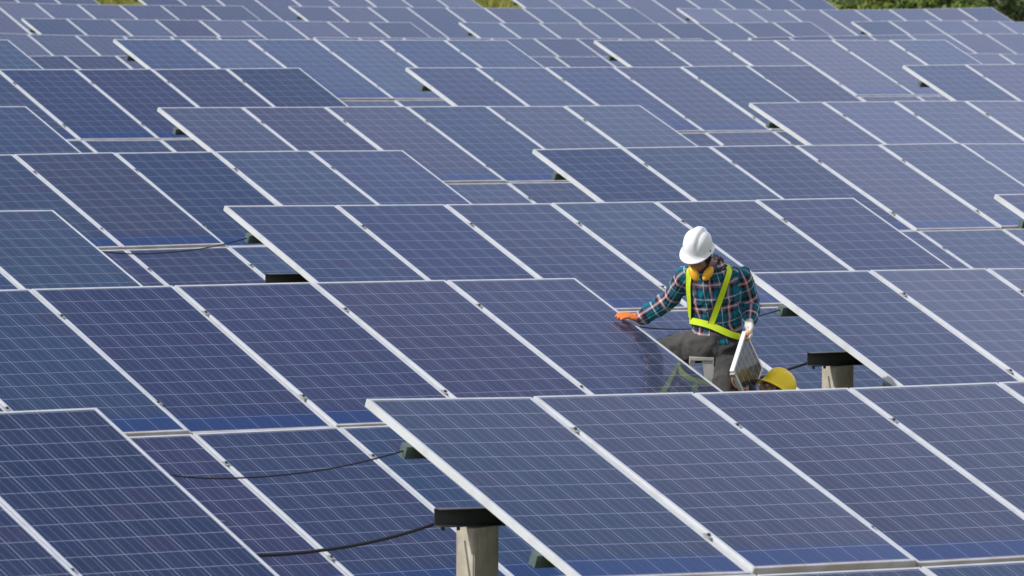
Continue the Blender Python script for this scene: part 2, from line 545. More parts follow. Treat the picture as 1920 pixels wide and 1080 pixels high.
# ------------------------------------------------------------------ cables slung across the gaps
PAIRS = [('1L', '1R', 'front row gap'), ('2L', '2R', 'gap behind the worker'), ('3L', '3M', 'third row gap'),
         ('4L', '4R', 'fourth row gap'), ('5L', '5M', 'fifth row gap at left'), ('5M', '5R', 'fifth row gap at right')]
for a, b, where in PAIRS:
    pa, na, _ = INFO[a]; pb, nb, _ = INFO[b]
    for kind, rad, sag, va, vb, h in (('thin', .0042, .10, .43, .43, .075), ('thick', .0088, .10, .93, .93, .215)):
        if a[0] not in ('12' if kind == 'thick' else '123'): continue
        A = pa(na * PITCH - .1, va, h); B = pb(-.03 if kind == 'thin' else -.10, vb, h)
        if kind == 'thick': A.z -= .02
        pts = []
        for i in range(25):
            t = i / 24; p = A.lerp(B, t); p.z -= sag * 4 * t * (1 - t) * (1.25 - .5 * t) + .004 * math.sin(9 * t + len(where)); pts.append(p)
        bm = bmesh.new(); tube(bm, pts, rad, 8)
        o = smooth(obj('power_cable', bm, None, [M_CABLE]))
        lab = {'thin': 'thin black cable sagging between purlin ends across the ', 'thick': 'thick black cable slung between channel ends across the '}[kind] + where
        tag(o, lab, 'cable', 'cables hanging between arrays')

#PEOPLE-BEGIN
# frame and cells of the little hand-held panel
M_FRAME_S = mat_simple('small_panel_frame', (.80, .81, .82), .42, .15, 8., (.66, .66, .64), .1)
a_ = NT('small_panel_cells'); co_ = a_.coords(); sp_ = a_.n('ShaderNodeSeparateXYZ'); a_.l(co_, sp_.inputs[0])
fx_ = a_.math('FRACT', a_.math('DIVIDE', sp_.outputs[0], .052)); fy_ = a_.math('FRACT', a_.math('DIVIDE', sp_.outputs[1], .078))
ln_ = a_.math('MAXIMUM', a_.math('GREATER_THAN', fx_, .93), a_.math('GREATER_THAN', fy_, .96))
cc_ = a_.mix(a_.math('MULTIPLY', ln_, .8), (.020, .020, .030), (.40, .36, .36))
a_.base(cc_, .3, IOR=1.5); a_.b.inputs['Coat Weight'].default_value = .55; a_.b.inputs['Coat Roughness'].default_value = .04
M_CELL_S = a_.m
# ------------------------------------------------------------------ people: helpers


def orient(d, ref):
    """Frame with z along d and y near ref."""
    z = d.normalized(); y = (ref - z * ref.dot(z)).normalized(); x = y.cross(z)
    return x, y, z


def loft(bm, secs, n=20):
    """secs: (centre, axis_x vector (half width), axis_y vector (half depth)). Closed with fans."""
    rings = []
    for c, ax, ay in secs:
        rings.append([bm.verts.new(c + ax * math.cos(k * 2 * math.pi / n) + ay * math.sin(k * 2 * math.pi / n)) for k in range(n)])
    for a, b in zip(rings, rings[1:]):
        for k in range(n): bm.faces.new((a[k], a[(k + 1) % n], b[(k + 1) % n], b[k]))
    for r, s in ((rings[0], -1), (rings[-1], 1)):
        bm.faces.new(r[::-1] if s < 0 else r)


def capsule(bm, a, b, ra, rb, n=16):
    d = (b - a); L = d.length
    if L < 1e-6: return
    x, y, z = orient(d, Vector((.31, .2, .93)) if abs(d.normalized().z) < .9 else Vector((0, 1, .1)))
    secs = []
    for t in (-1, -.9, -.7, -.4, 0): secs.append((a + z * ra * t, ra * max(.08, math.sqrt(max(0, 1 - t * t)))))
    for t in (0, .4, .7, .9, 1): secs.append((b + z * rb * t, rb * max(.08, math.sqrt(max(0, 1 - t * t)))))
    loft(bm, [(c, x * r, y * r) for c, r in secs], n)


def chain(bm, pts, n=16):
    """pts: (point, radius)."""
    for (a, ra), (b, rb) in zip(pts, pts[1:]): capsule(bm, a, b, ra, rb, n)


def ellipsoid(bm, c, ax, ay, az, n=16, m=10):
    secs = []
    for k in range(m + 1):
        t = -math.cos(math.pi * k / m); r = max(.05, math.sqrt(max(0, 1 - t * t)))
        secs.append((c + az * t, ax * r, ay * r))
    loft(bm, secs, n)


def fuse(bm, voxel, relax=3, name='fused'):
    """One continuous surface out of overlapping closed shapes."""
    bmesh.ops.recalc_face_normals(bm, faces=bm.faces[:])
    me = bpy.data.meshes.new(name); bm.to_mesh(me); bm.free()
    o = link(bpy.data.objects.new(name, me))
    md = o.modifiers.new('r', 'REMESH'); md.mode = 'VOXEL'; md.voxel_size = voxel
    bpy.context.view_layer.update()
    dg = bpy.context.evaluated_depsgraph_get()
    me2 = bpy.data.meshes.new_from_object(o.evaluated_get(dg))
    bpy.data.objects.remove(o); bpy.data.meshes.remove(me)
    out = bmesh.new(); out.from_mesh(me2); bpy.data.meshes.remove(me2)
    for _ in range(relax):
        bmesh.ops.smooth_vert(out, verts=out.verts[:], factor=.5, use_axis_x=True, use_axis_y=True, use_axis_z=True)
    out.normal_update()
    return out


def wrinkle(bm, amp, scale, stretch=(1, 1, 1), seed=0.):
    bm.normal_update()
    for v in bm.verts:
        q = Vector((v.co.x * stretch[0], v.co.y * stretch[1], v.co.z * stretch[2])) * scale + Vector((seed, seed, seed))
        d = 1 - 2 * abs(noise.noise(q)) + .5 * noise.noise(q * 2.3)
        v.co += v.normal * (amp * (d - .55))


def local(bm, origin):
    for v in bm.verts: v.co -= origin
    return bm


def mesh_part(name, bm, root, mats):
    return smooth(obj(name, local(bm, root.location), root, mats))


# ------------------------------------------------------------------ people: materials
def mat_cloth(name, col, rough=.85, weave=700., var=.3):
    a = NT(name); co = a.coords(); n = a.noise(co, 14., 5.); n2 = a.noise(co, weave, 2.)
    c = a.mix(a.math('MULTIPLY', a.smoothstep(n, .35, .7), var), col, tuple(k * .6 for k in col))
    a.base(c, rough, Specular_IOR_Level=.2); a.bump(n2, .2, .001)
    a.b.inputs['Sheen Weight'].default_value = .15
    return a.m


def mat_plaid():
    a = NT('plaid_flannel'); uv = a.n('ShaderNodeAttribute', attribute_name='weave'); sp = a.n('ShaderNodeSeparateXYZ'); a.l(uv.outputs['Vector'], sp.inputs[0])
    T = (.006, .150, .215); N = (.010, .010, .026); RD = (.30, .060, .075); W_ = (.66, .65, .68); DT = (.008, .07, .10)
    stops = [(0, T), (.29, N), (.41, RD), (.485, W_), (.56, RD), (.62, N), (.72, T), (.79, DT), (.86, T), (.905, W_), (.955, T)]

    def band(s):
        f = a.math('FRACT', a.math('DIVIDE', s, .168))
        return a.ramp(f, stops, 'CONSTANT')
    c = a.mix(.5, band(sp.outputs[0]), band(sp.outputs[1]))
    co = a.coords(); n = a.noise(co, 25., 4.)
    c = a.mix(a.math('MULTIPLY', n, .25), c, a.mix(.6, c, (.02, .02, .03)))
    a.base(c, .85, Specular_IOR_Level=.2)
    return a.m


M_PLAID = mat_plaid()
M_PANTS = mat_cloth('grey_denim', (.068, .066, .066), .8)
M_DARKCLOTH = mat_cloth('dark_workwear', (.03, .035, .05), .85)
M_SKIN = mat_simple('skin', (.36, .19, .125), .5, .25, 18., (.26, .12, .08))
M_SKIN.node_tree.nodes['Principled BSDF'].inputs['Subsurface Weight'].default_value = .12
M_SKIN.node_tree.nodes['Principled BSDF'].inputs['Subsurface Radius'].default_value = (.012, .005, .003)
M_HAIR = mat_simple('black_hair', (.012, .010, .009), .6, .3, 60.)
M_WHITEHAT = mat_simple('white_helmet_shell', (.80, .81, .82), .28, .12, 9., (.66, .66, .64))
M_YELHAT = mat_simple('yellow_helmet_shell', (.95, .68, .008), .26, .12, 9., (.72, .48, .012))
M_MUFF = mat_simple('yellow_ear_cup', (.82, .42, .012), .35, .15, 20., (.6, .28, .01))
M_BLACK = mat_simple('black_plastic', (.018, .018, .02), .5, .2, 30.)
M_BOOT = mat_simple('worn_leather', (.07, .045, .03), .6, .3, 22.)
M_EYE = mat_simple('eye', (.5, .48, .45), .25, .1)
M_LADDER = mat_simple('scuffed_aluminium', (.56, .55, .53), .45, .35, 16., (.36, .33, .29), .35)
M_STRAP = mat_simple('lime_webbing', (.60, .78, .015), .6, .18, 30., (.46, .60, .015))
M_STRAPEDGE = mat_simple('olive_strap_edge', (.045, .06, .016), .7, .2, 40.)


def mat_glove():
    a = NT('dipped_work_glove'); at_ = a.n('ShaderNodeAttribute', attribute_name='dip')
    co = a.coords(); n = a.noise(co, 60., 3.)
    k = a.smoothstep(a.math('ADD', at_.outputs['Fac'], a.math('MULTIPLY', a.math('SUBTRACT', n, .5), .3)), .42, .58)
    c = a.mix(k, a.mix(n, (.74, .72, .68), (.55, .52, .47)), a.mix(n, (.80, .22, .040), (.62, .15, .03)))
    a.base(c, .65)
    return a.m


M_GLOVE = mat_glove()


def hand_shape(bm, wrist, fdir, palm_n, thumb_side, scale=1., curl=.5, grow=0., spread=.12):
    """Palm, four unequal bent fingers and a thumb that leaves the side of the palm. palm_n points out of the palm."""
    f = fdir.normalized(); pn = (palm_n - f * palm_n.dot(f)).normalized(); sd = thumb_side.normalized()
    sd = (sd - f * sd.dot(f) - pn * sd.dot(pn)).normalized()
    S = scale; g = grow
    pc = wrist + f * .050 * S
    ellipsoid(bm, pc, sd * (.043 * S + g), pn * (.016 * S + g), f * (.056 * S + g), 14, 8)
    capsule(bm, wrist - f * .012 * S, wrist + f * .03 * S, .026 * S + g, .029 * S + g, 12)
    lens = [.072, .080, .075, .058]
    for k, L in enumerate(lens):
        o = (.0285 - .019 * k) * S
        p = wrist + f * (.092 - .004 * abs(k - 1)) * S + sd * o
        d = (f + sd * spread * (1 - k * .66)).normalized()
        r = (.0093 - .0006 * k) * S
        pts = [(p - d * .02 * S, r * 1.15 + g)]
        ang = 0
        for j, fr in enumerate((.45, .32, .23)):
            ang += curl * (.8 if j == 0 else 1.0) * (1 + .08 * k)
            dd = d * math.cos(ang) + pn * math.sin(ang)
            p = p + dd * L * fr * S
            pts.append((p, r * (1 - .1 * (j + 1)) + g))
        pts.insert(1, (wrist + f * .092 * S + sd * o, r * 1.12 + g))
        chain(bm, pts, 10)
    b = wrist + f * .030 * S + sd * .030 * S
    t1 = b + (f * .55 + sd * .75 + pn * .30).normalized() * .038 * S
    t2 = t1 + (f * .85 + sd * .25 + pn * (.25 + .4 * curl)).normalized() * .030 * S
    t3 = t2 + (f * .85 - sd * .05 + pn * (.3 + .5 * curl)).normalized() * .022 * S
    chain(bm, [(b, .015 * S + g), (t1, .0115 * S + g), (t2, .0105 * S + g), (t3, .0085 * S + g)], 10)


def head_shape(bm, c, Rt, F, U):
    """c = centre of the head, Rt = the person's left-hand image axis, F forward, U up."""
    ellipsoid(bm, c + U * .035 - F * .008, Rt * .074, F * .092, U * .084, 22, 14)      # skull
    ellipsoid(bm, c - U * .045 + F * .022, Rt * .060, F * .066, U * .074, 20, 12)      # face and jaw
    ellipsoid(bm, c - U * .100 + F * .062, Rt * .024, F * .022, U * .018, 12, 8)       # chin
    ellipsoid(bm, c + U * .018 + F * .080, Rt * .055, F * .014, U * .012, 14, 8)       # brow
    chain(bm, [(c + U * .010 + F * .088, .009), (c - U * .020 + F * .104, .012), (c - U * .026 + F * .098, .014)], 10)   # nose
    for s in (-1, 1):
        ellipsoid(bm, c - U * .028 + F * .095 + Rt * .011 * s, Rt * .009, F * .010, U * .008, 10, 6)
        ellipsoid(bm, c - U * .015 + F * .064 + Rt * .040 * s, Rt * .022, F * .020, U * .020, 12, 8)   # cheek
        ellipsoid(bm, c - U * .010 - F * .012 + Rt * .079 * s, Rt * .010, F * .018, U * .032, 12, 8)   # ear
    ellipsoid(bm, c - U * .058 + F * .090, Rt * .025, F * .010, U * .006, 12, 6)       # upper lip
    ellipsoid(bm, c - U * .070 + F * .086, Rt * .022, F * .010, U * .007, 12, 6)       # lower lip


def helmet_mesh(c, Rt, F, U, a=.090, b=.111, h=.121, peak=1.8):
    """Ribbed shell with a raised crown ridge, a gutter brim and a peak in front."""
    bm = bmesh.new(); n, m = 64, 20; rings = []
    for j in range(m + 1):
        ph = (j / m) * math.pi / 2            # 0 at the rim, pi/2 at the crown
        ring = []
        for k in range(n):
            th = k * 2 * math.pi / n
            cx, cy = math.cos(th), math.sin(th)
            rr = math.cos(ph) ** .86
            x, y, z = a * rr * cx, b * rr * cy, h * math.sin(ph) ** .92
            lat = x                            # across the head
            up = max(0., z / h - .18)
            ridge = .0085 * max(0., 1 - (abs(lat) / .030) ** 4) * min(1, up * 2.2) if abs(lat) < .030 else 0
            slot = -.0045 * math.exp(-((abs(lat) - .040) / .0055) ** 2) * min(1, up * 2.) * (1 if cy < .9 else .4)
            side = .004 * math.exp(-((abs(lat) - .066) / .010) ** 2) * min(1, up * 2.)
            e = 1 + (ridge + slot + side) / max(.03, math.sqrt(x * x + y * y + z * z))
            ring.append(bm.verts.new(c + Rt * x * e + F * y * e + U * z * e))
        rings.append(ring)
    # brim: flares out and down, long at the front
    out = []
    for j, (w_, dz) in enumerate(((.004, -.010), (.010, -.016), (.016, -.017), (.016, -.021), (.006, -.020), (-.006, -.016), (-.008, .002))):
        ring = []
        for k in range(n):
            th = k * 2 * math.pi / n; cx, cy = math.cos(th), math.sin(th)
            pk = max(0., cy) ** 2.2
            e = w_ * (.8 + peak * pk) if w_ > 0 else w_
            x, y = (a + e) * cx, (b + e) * cy
            dzz = dz - (.012 * pk if w_ > .005 else .004 * pk) + .006 * (1 - pk) * 0
            ring.append(bm.verts.new(c + Rt * x + F * y + U * dzz))
        out.append(ring)
    allr = out[::-1] + rings
    for r0, r1 in zip(allr, allr[1:]):
        for k in range(n): bm.faces.new((r0[k], r0[(k + 1) % n], r1[(k + 1) % n], r1[k]))
    bm.faces.new(rings[-1]) if False else None
    bmesh.ops.remove_doubles(bm, verts=bm.verts[:], dist=.0004)
    bmesh.ops.recalc_face_normals(bm, faces=bm.faces[:])
    return bm


def weave_uv(o, bones):
    """Per-corner cloth coordinates: along each bone and round it, so that the plaid follows sleeves and body."""
    me = o.data; att = me.attributes.new('weave', 'FLOAT_VECTOR', 'CORNER')
    off = o.parent.location
    for poly in me.polygons:
        pc = poly.center + off; best = None
        for bi, (A, B, ref, rad, seam) in enumerate(bones):
            d = B - A; L = d.length; z = d / L
            t = max(0, min(L, (pc - A).dot(z))); q = (pc - (A + z * t)).length - rad
            if best is None or q < best[0]: best = (q, bi)
        A, B, ref, rad, seam = bones[best[1]]
        x, y, z = orient(B - A, ref)
        r0 = pc - A; th0 = math.atan2(r0.dot(x), r0.dot(y))
        for li in poly.loop_indices:
            r1 = me.vertices[me.loops[li].vertex_index].co + off - A
            th = math.atan2(r1.dot(x), r1.dot(y))
            while th - th0 > math.pi: th -= 2 * math.pi
            while th - th0 < -math.pi: th += 2 * math.pi
            att.data[li].vector = (th * (rad + .02) + seam * .37 + .05, r1.dot(z) + seam * .21, 0)


# ------------------------------------------------------------------ the worker in the gap of the second row
D0 = 36.25
J = dict(
    pelvis=at(1348, 640, D0), waist=at(1343, 603, D0 - .02), chest=at(1337, 548, D0 - .10), ches2=at(1334, 515, D0 - .16), neck=at(1331, 497, D0 - .19),
    head=at(1309, 475, D0 - .29),
    shr=at(1287, 516, D0 - .13), elr=at(1256, 561, D0 + .07), wrr=at(1201, 597, 36.36),
    shl=at(1391, 518, D0 - .13), ell=at(1408, 571, D0 + .04), wrl=at(1405, 603, D0 - .15),
    hipr=at(1325, 646, D0), knr=at(1228, 660, D0 + .24), anr=at(1262, 775, D0 + .16),
    hipl=at(1369, 648, D0 + .02), knl=at(1358, 758, D0 - .10), anl=at(1350, 872, D0 + .12))
wk = at(1335, 890, D0)
worker = thing('person', 'worker in white helmet, plaid shirt and lime harness straddling a ladder between arrays', 'person',
               (wk.x, wk.y, ground(wk.x, wk.y)))
TC = -CF
cx_ = cv(1, .02, .05)       # across the chest
cyd = cv(.05, -.15, 1)      # out of the chest


def torso(bm, g=0.):
    def s(p, a, b): return (p, cx_ * (a + g), cyd * (b + g))
    P = J
    loft(bm, [s(P['pelvis'] - Vector((0, 0, .05)), .12, .09), s(P['pelvis'], .150, .112), s(P['pelvis'].lerp(P['waist'], .5), .152, .112), s(P['waist'], .147, .105),
              s(P['waist'].lerp(P['chest'], .5), .158, .112), s(P['chest'], .172, .120), s(P['chest'].lerp(P['ches2'], .6), .170, .112),
              s(P['ches2'], .150, .095), s(P['ches2'].lerp(P['neck'], .6), .105, .078), s(P['neck'], .062, .062)], 28)
    # shoulders
    capsule(bm, P['ches2'] + cx_ * -.06, P['shr'], .062 + g, .056 + g)
    capsule(bm, P['ches2'] + cx_ * .06, P['shl'], .062 + g, .056 + g)


def arm(bm, sh, el, wr, g=0., up=.058, mid=.045, low=.033):
    chain(bm, [(sh, up + g), (sh.lerp(el, .5), up * .92 + g), (el, mid + g), (el.lerp(wr, .35), mid * 1.02 + g), (wr, low + g)])


def legs(bm, g=0.):
    P = J
    chain(bm, [(P['hipr'], .098 + g), (P['hipr'].lerp(P['knr'], .5), .084 + g), (P['knr'], .062 + g), (P['knr'].lerp(P['anr'], .35), .058 + g), (P['anr'], .043 + g)])
    chain(bm, [(P['hipl'], .098 + g), (P['hipl'].lerp(P['knl'], .5), .080 + g), (P['knl'], .064 + g), (P['knl'].lerp(P['anl'], .35), .060 + g), (P['anl'], .045 + g)])


def foot(bm, an, d, g=0.):
    d = Vector((d.x, d.y, 0)).normalized()
    b = an - Vector((0, 0, .055))
    chain(bm, [(an, .045 + g), (b - d * .02, .042 + g), (b + d * .07, .038 + g), (b + d * .165, .033 + g)])


HF = cv(-.44, -.52, .73); HU = cv(-.10, .80, .59); HU = (HU - HF * HU.dot(HF)).normalized(); HR = HF.cross(HU)
# body: one continuous surface from head to feet
bm = bmesh.new(); torso(bm, -.012); legs(bm, -.012)
arm(bm, J['shr'], J['elr'], J['wrr'], -.010); arm(bm, J['shl'], J['ell'], J['wrl'], -.010)
capsule(bm, J['neck'] - Vector((0, 0, .02)), J['head'] - HU * .05 - HF * .02, .058, .054)
head_shape(bm, J['head'], HR, HF, HU)
RH_F = (at(1160, 588, 36.33) - J['wrr']).normalized()
u2, v2, n2, w2 = axes(.05388, .32754)
hand_shape(bm, J['wrr'], RH_F, -n2, v2 * -1, 1.0, .22, -.002)
LH_F = cv(-.02, -.95, .12)
hand_shape(bm, J['wrl'], LH_F, cv(-.80, -.10, .35), cv(-.35, .0, .9), 1.0, .62, -.002)
foot(bm, J['anr'], cv(-.8, 0, .3)); foot(bm, J['anl'], cv(-.4, 0, .8))
mesh_part('body', fuse(bm, .0065, 2), worker, [M_SKIN])
for s in (-1, 1):
    bm = bmesh.new(); ellipsoid(bm, J['head'] + HU * .004 + HF * .084 + HR * .031 * s, HR * .012, HF * .010, HU * .010, 12, 8)
    mesh_part('eye', bm, worker, [M_EYE])

# shirt
bm = bmesh.new(); torso(bm, .006)
arm(bm, J['shr'], J['elr'], J['wrr'].lerp(J['elr'], .10), .010, .056, .051, .042); arm(bm, J['shl'], J['ell'], J['wrl'].lerp(J['ell'], .12), .010, .056, .051, .042)
sh = fuse(bm, .009, 2); wrinkle(sh, .008, 11., (1, 1, .8), 3.); wrinkle(sh, .004, 24., (1, 1, 1), 9.)
shirt = mesh_part('shirt', sh, worker, [M_PLAID])
front = cyd
weave_uv(shirt, [(J['pelvis'], J['neck'], front, .150, 0), (J['shr'], J['elr'], cv(-.5, .2, .8), .06, 1), (J['elr'], J['wrr'], cv(-.5, .2, .8), .05, 1.),
                 (J['shl'], J['ell'], cv(.3, .2, .9), .06, 2), (J['ell'], J['wrl'], cv(.3, .2, .9), .05, 2.)])
# collar of the shirt, open at the throat
bm = bmesh.new()
cpts = [J['neck'] + cx_ * (.080 * math.sin(a)) + cyd * (.074 * math.cos(a)) + CU * (.030 - .030 * math.cos(a) ** 3) for a in [R(x) for x in range(24, 337, 12)]]
for i in range(len(cpts) - 1):
    a, b = cpts[i], cpts[i + 1]
    o1, o2 = (a - J['neck']).normalized(), (b - J['neck']).normalized()
    dn = CU * -.045
    q = [a + CU * .008, b + CU * .008, b + dn + o2 * .022, a + dn + o1 * .022]
    vs = [bm.verts.new(x) for x in q]; bm.faces.new(vs)
bmesh.ops.remove_doubles(bm, verts=bm.verts[:], dist=.002)
bmesh.ops.solidify(bm, geom=bm.faces[:], thickness=.004)
bmesh.ops.recalc_face_normals(bm, faces=bm.faces[:])
col_ = mesh_part('collar', local(bm, Vector((0, 0, 0))), worker, [M_PLAID])
weave_uv(col_, [(J['pelvis'], J['neck'] + CU * .1, front, .10, .3)])
for t in (.30, .44, .58, .72):
    p0 = J['waist'].lerp(J['ches2'], t)

# trousers
bm = bmesh.new(); legs(bm, .014)
loft(bm, [(J['pelvis'] - Vector((0, 0, .12)), cx_ * .10, cyd * .08), (J['pelvis'] - Vector((0, 0, .05)), cx_ * .158, cyd * .118), (J['pelvis'], cx_ * .163, cyd * .124),
          (J['pelvis'].lerp(J['waist'], .62), cx_ * .158, cyd * .117)], 26)
tr = fuse(bm, .009, 3); wrinkle(tr, .012, 8., (1, 1, 1.2), 5.); wrinkle(tr, .004, 22., (1, 1, 1), 2.)
mesh_part('trousers', tr, worker, [M_PANTS])
for an, d in ((J['anr'], cv(-.8, 0, .3)), (J['anl'], cv(-.4, 0, .8))):
    bm = bmesh.new(); foot(bm, an - Vector((0, 0, .01)), d, .012); mesh_part('boot', fuse(bm, .008, 2), worker, [M_BOOT])


def glove(name, wrist, fd, pn, ts, curl, allorange, label):
    bm = bmesh.new(); hand_shape(bm, wrist, fd, pn, ts, .93, curl, .0035)
    capsule(bm, wrist - fd.normalized() * .012, wrist, .033, .033, 12)
    b = fuse(bm, .0042, 2); b.normal_update()
    f = fd.normalized(); vals = []
    for v in b.verts:
        t = (v.co - wrist).dot(f)
        k = .25 * max(0, v.normal.dot(pn)) + (.45 if t > .112 else 0) + allorange * (1.4 if t > .0 else .0) + (.45 if (v.co - wrist).dot(pn.normalized()) > .042 else 0)
        vals.append(min(1., k + .05))
    o = mesh_part(name, b, worker, [M_GLOVE]); a = o.data.attributes.new('dip', 'FLOAT', 'POINT')
    for i, x in enumerate(vals): a.data[i].value = x
    o['label'] = label
    return o


glove('glove', J['wrr'], RH_F, -n2, v2 * -1, .22, 1., 'orange glove resting on the panel edge')
glove('glove', J['wrl'], LH_F, cv(-.80, -.10, .35), cv(-.35, .0, .9), .62, 0., 'white glove with orange grip')

# hair, beard shadow and helmet
bm = bmesh.new()
ellipsoid(bm, J['head'] + HU * .030 - HF * .016, HR * .078, HF * .093, HU * .078, 22, 14)
ellipsoid(bm, J['head'] - HU * .040 - HF * .050, HR * .066, HF * .046, HU * .060, 18, 12)
for s in (-1, 1): ellipsoid(bm, J['head'] - HU * .020 + HF * .012 + HR * .070 * s, HR * .012, HF * .016, HU * .050, 12, 8)
hr = fuse(bm, .007, 1); wrinkle(hr, .003, 60.)
mesh_part('hair', hr, worker, [M_HAIR])
bm = helmet_mesh(J['head'] + HU * .048, HR, HF, HU)
mesh_part('helmet', bm, worker, [M_WHITEHAT])
bm = bmesh.new()      # chin strap and suspension band
for s in (-1, 1):
    tube(bm, [J['head'] + HU * .05 + HR * .090 * s + HF * .01, J['head'] - HU * .02 + HR * .088 * s + HF * .004, J['head'] - HU * .075 + HR * .066 * s + HF * .022, J['head'] - HU * .112 + HR * .022 * s + HF * .04], .005, 6)
mesh_part('chin_strap', bm, worker, [M_BLACK])

# ear defenders hung round the neck
muff = thing('earmuff', '', '', (0, 0, 0)); del muff['label']; del muff['category']
bpy.data.objects.remove(muff)
c_r = at(1301, 513, D0 - .325); c_l = at(1327.5, 513, D0 - .335)
bm = bmesh.new()
bp = []
for i in range(21):
    a = R(-118 + 236 * i / 20) + math.pi
    bp.append(J['neck'] + cx_ * (.096 * math.sin(a)) + cyd * (.095 * math.cos(a) + .010) + CU * (.010 - .018 * math.cos(a)))
bp = [c_r - cyd * .012] + [J['neck'] - cx_ * .100 + cyd * .04] + bp[4:-4][::1] + [J['neck'] + cx_ * .100 + cyd * .04] + [c_l - cyd * .012]
tube(bm, bp, .008, 8)
band = mesh_part('ear_defender_band', bm, worker, [M_BLACK])
for c, tl in ((c_r, cv(.42, -.85, .2)), (c_l, cv(-.52, -.80, .2))):
    bm = bmesh.new(); ax = cv(1, 0, .2); x, y, z = orient(tl, TC)
    ellipsoid(bm, c, x * .028, y * .026, z * .052, 18, 12)
    cup = smooth(obj('ear_cup', local(bm, worker.location), band, [M_MUFF]))

# harness: ribbons laid on the shirt
tb = bmesh.new(); torso(tb, .006)
tb = fuse(tb, .012, 2); bvh = BVHTree.FromBMesh(tb); tb.free()


def on_body(p, d):
    """First torso surface met from p + d going inward along -d."""
    h = bvh.ray_cast(p + d * .6, -d)
    return (h[0], h[1]) if h[0] else (None, None)


def ribbon(bm, pts, width, thick, edge=.0045, lift=.008, matc=0, mate=1):
    """pts: (point, normal)."""
    rows = []
    for i, (p, nrm) in enumerate(pts):
        t = (pts[min(i + 1, len(pts) - 1)][0] - pts[max(i - 1, 0)][0]).normalized(); s = t.cross(nrm).normalized()
        q = p + nrm * lift
        rows.append([bm.verts.new(q + s * a + nrm * b) for a, b in ((-width / 2 - edge, 0), (-width / 2 - edge, thick), (-width / 2, thick + .001), (width / 2, thick + .001), (width / 2 + edge, thick), (width / 2 + edge, 0))])
    for r0, r1 in zip(rows, rows[1:]):
        for k in range(6):
            f = bm.faces.new((r0[k], r0[(k + 1) % 6], r1[(k + 1) % 6], r1[k])); f.material_index = matc if k == 2 else mate


def path_front(pix, n=26):
    out = []
    for i in range(n):
        t = i / (n - 1) * (len(pix) - 1); k = min(int(t), len(pix) - 2); f = t - k
        x = pix[k][0] * (1 - f) + pix[k + 1][0] * f; y = pix[k][1] * (1 - f) + pix[k + 1][1] * f
        p, nrm = on_body(at(x, y, D0 - .1), -CF)
        if p is not None: out.append((p, nrm))
    return out


def smooth_path(pts, it=3):
    for _ in range(it):
        pts = [pts[0]] + [((a[0] + b[0] * 2 + c[0]) / 4, (a[1] + b[1] * 2 + c[1]).normalized()) for a, b, c in zip(pts, pts[1:], pts[2:])] + [pts[-1]]
    return pts


harn = bmesh.new()
fl = path_front([(1292, 502), (1292, 540), (1297, 596)])
fr = path_front([(1367, 503), (1352, 550), (1331, 615)])
for pth, side, bx in ((fl, -1, 1312), (fr, 1, 1362)):
    top = pth[0][0]; pts = list(pth[::-1])
    # over the shoulder and down the back
    back = []
    for i in range(22):
        f = i / 21
        p, nrm = on_body(J['ches2'].lerp(J['waist'], f) + cx_ * side * (.085 - .05 * f), CF)
        if p is not None: back.append((p, nrm))
    ov = []
    for i in range(1, 8):
        a = i / 8; d = (-CF * math.cos(a * math.pi) + CU * math.sin(a * math.pi) * 1.2).normalized()
        p, nrm = on_body(J['ches2'] + cx_ * side * .095 - CU * .02, d)
        if p is not None: ov.append((p, nrm))
    ribbon(harn, smooth_path(pts + ov + back, 4), .036, .004)
# waist belt, sloping down to the worker's left hand
bl = []
for i in range(49):
    a = i / 48 * 2 * math.pi
    d = (cyd * math.cos(a) + cx_ * math.sin(a)); d = (d - CU * d.dot(CU)).normalized()
    p, nrm = on_body(at(1346, 617, D0 - .02) - CU * (.055 * math.sin(a)) , d)
    if p is not None: bl.append((p, (nrm - CU * nrm.dot(CU)).normalized()))
ribbon(harn, smooth_path(bl, 3), .040, .004, lift=.014)
bmesh.ops.recalc_face_normals(harn, faces=harn.faces[:])
hn = mesh_part('safety_harness', harn, worker, [M_STRAP, M_STRAPEDGE])
for p in hn.data.polygons: p.use_smooth = False
# shirt buttons down the front placket
for t in (.12, .30, .48, .66):
    q = J['waist'].lerp(J['ches2'], t)
    p, nrm = on_body(q - cx_ * .055, cyd)
    if p is not None:
        bm = bmesh.new(); x, y, z = orient(nrm, CU); ellipsoid(bm, p + nrm * .008, x * .007, y * .007, z * .003, 10, 6)
        mesh_part('shirt_button', bm, worker, [M_BLACK])

# ------------------------------------------------------------------ the little solar panel he hands down
A_ = at(1399, 621, D0 - .20); e1 = Vector((0, 0, 0)) + (CR * -.085 - CU * .238 - CF * .20); e2 = CR * .095 - CU * .190 + CF * .185
e1l, e2l = e1.length, e2.length; e1n = e1.normalized(); e2n = (e2 - e1n * e2.dot(e1n)).normalized(); nn_ = e1n.cross(e2n)
if nn_.dot(CF) > 0: nn_ = -nn_
small = thing('small_solar_panel', 'small framed solar panel hanging from the white gloved hand of the worker', 'solar panel', A_ + e1 * .5 + e2 * .5)
SW, SL = .335, .345
MM = Matrix((e1n, e2n, nn_)).transposed().to_4x4(); MM.translation = A_
bm = bmesh.new(); lp, dp = .014, .026
for lo, hi in (((0, 0, -dp), (SW, lp, 0)), ((0, SL - lp, -dp), (SW, SL, 0)), ((0, lp, -dp), (lp, SL - lp, 0)), ((SW - lp, lp, -dp), (SW, SL - lp, 0))):
    box(bm, lo, hi, 0, MM)
bmesh.ops.recalc_face_normals(bm, faces=bm.faces[:])
obj('panel_frame', local(bm, small.location), small, [M_FRAME_S])
bm = bmesh.new(); box(bm, (lp, lp, -.008), (SW - lp, SL - lp, -.003), 0, None)
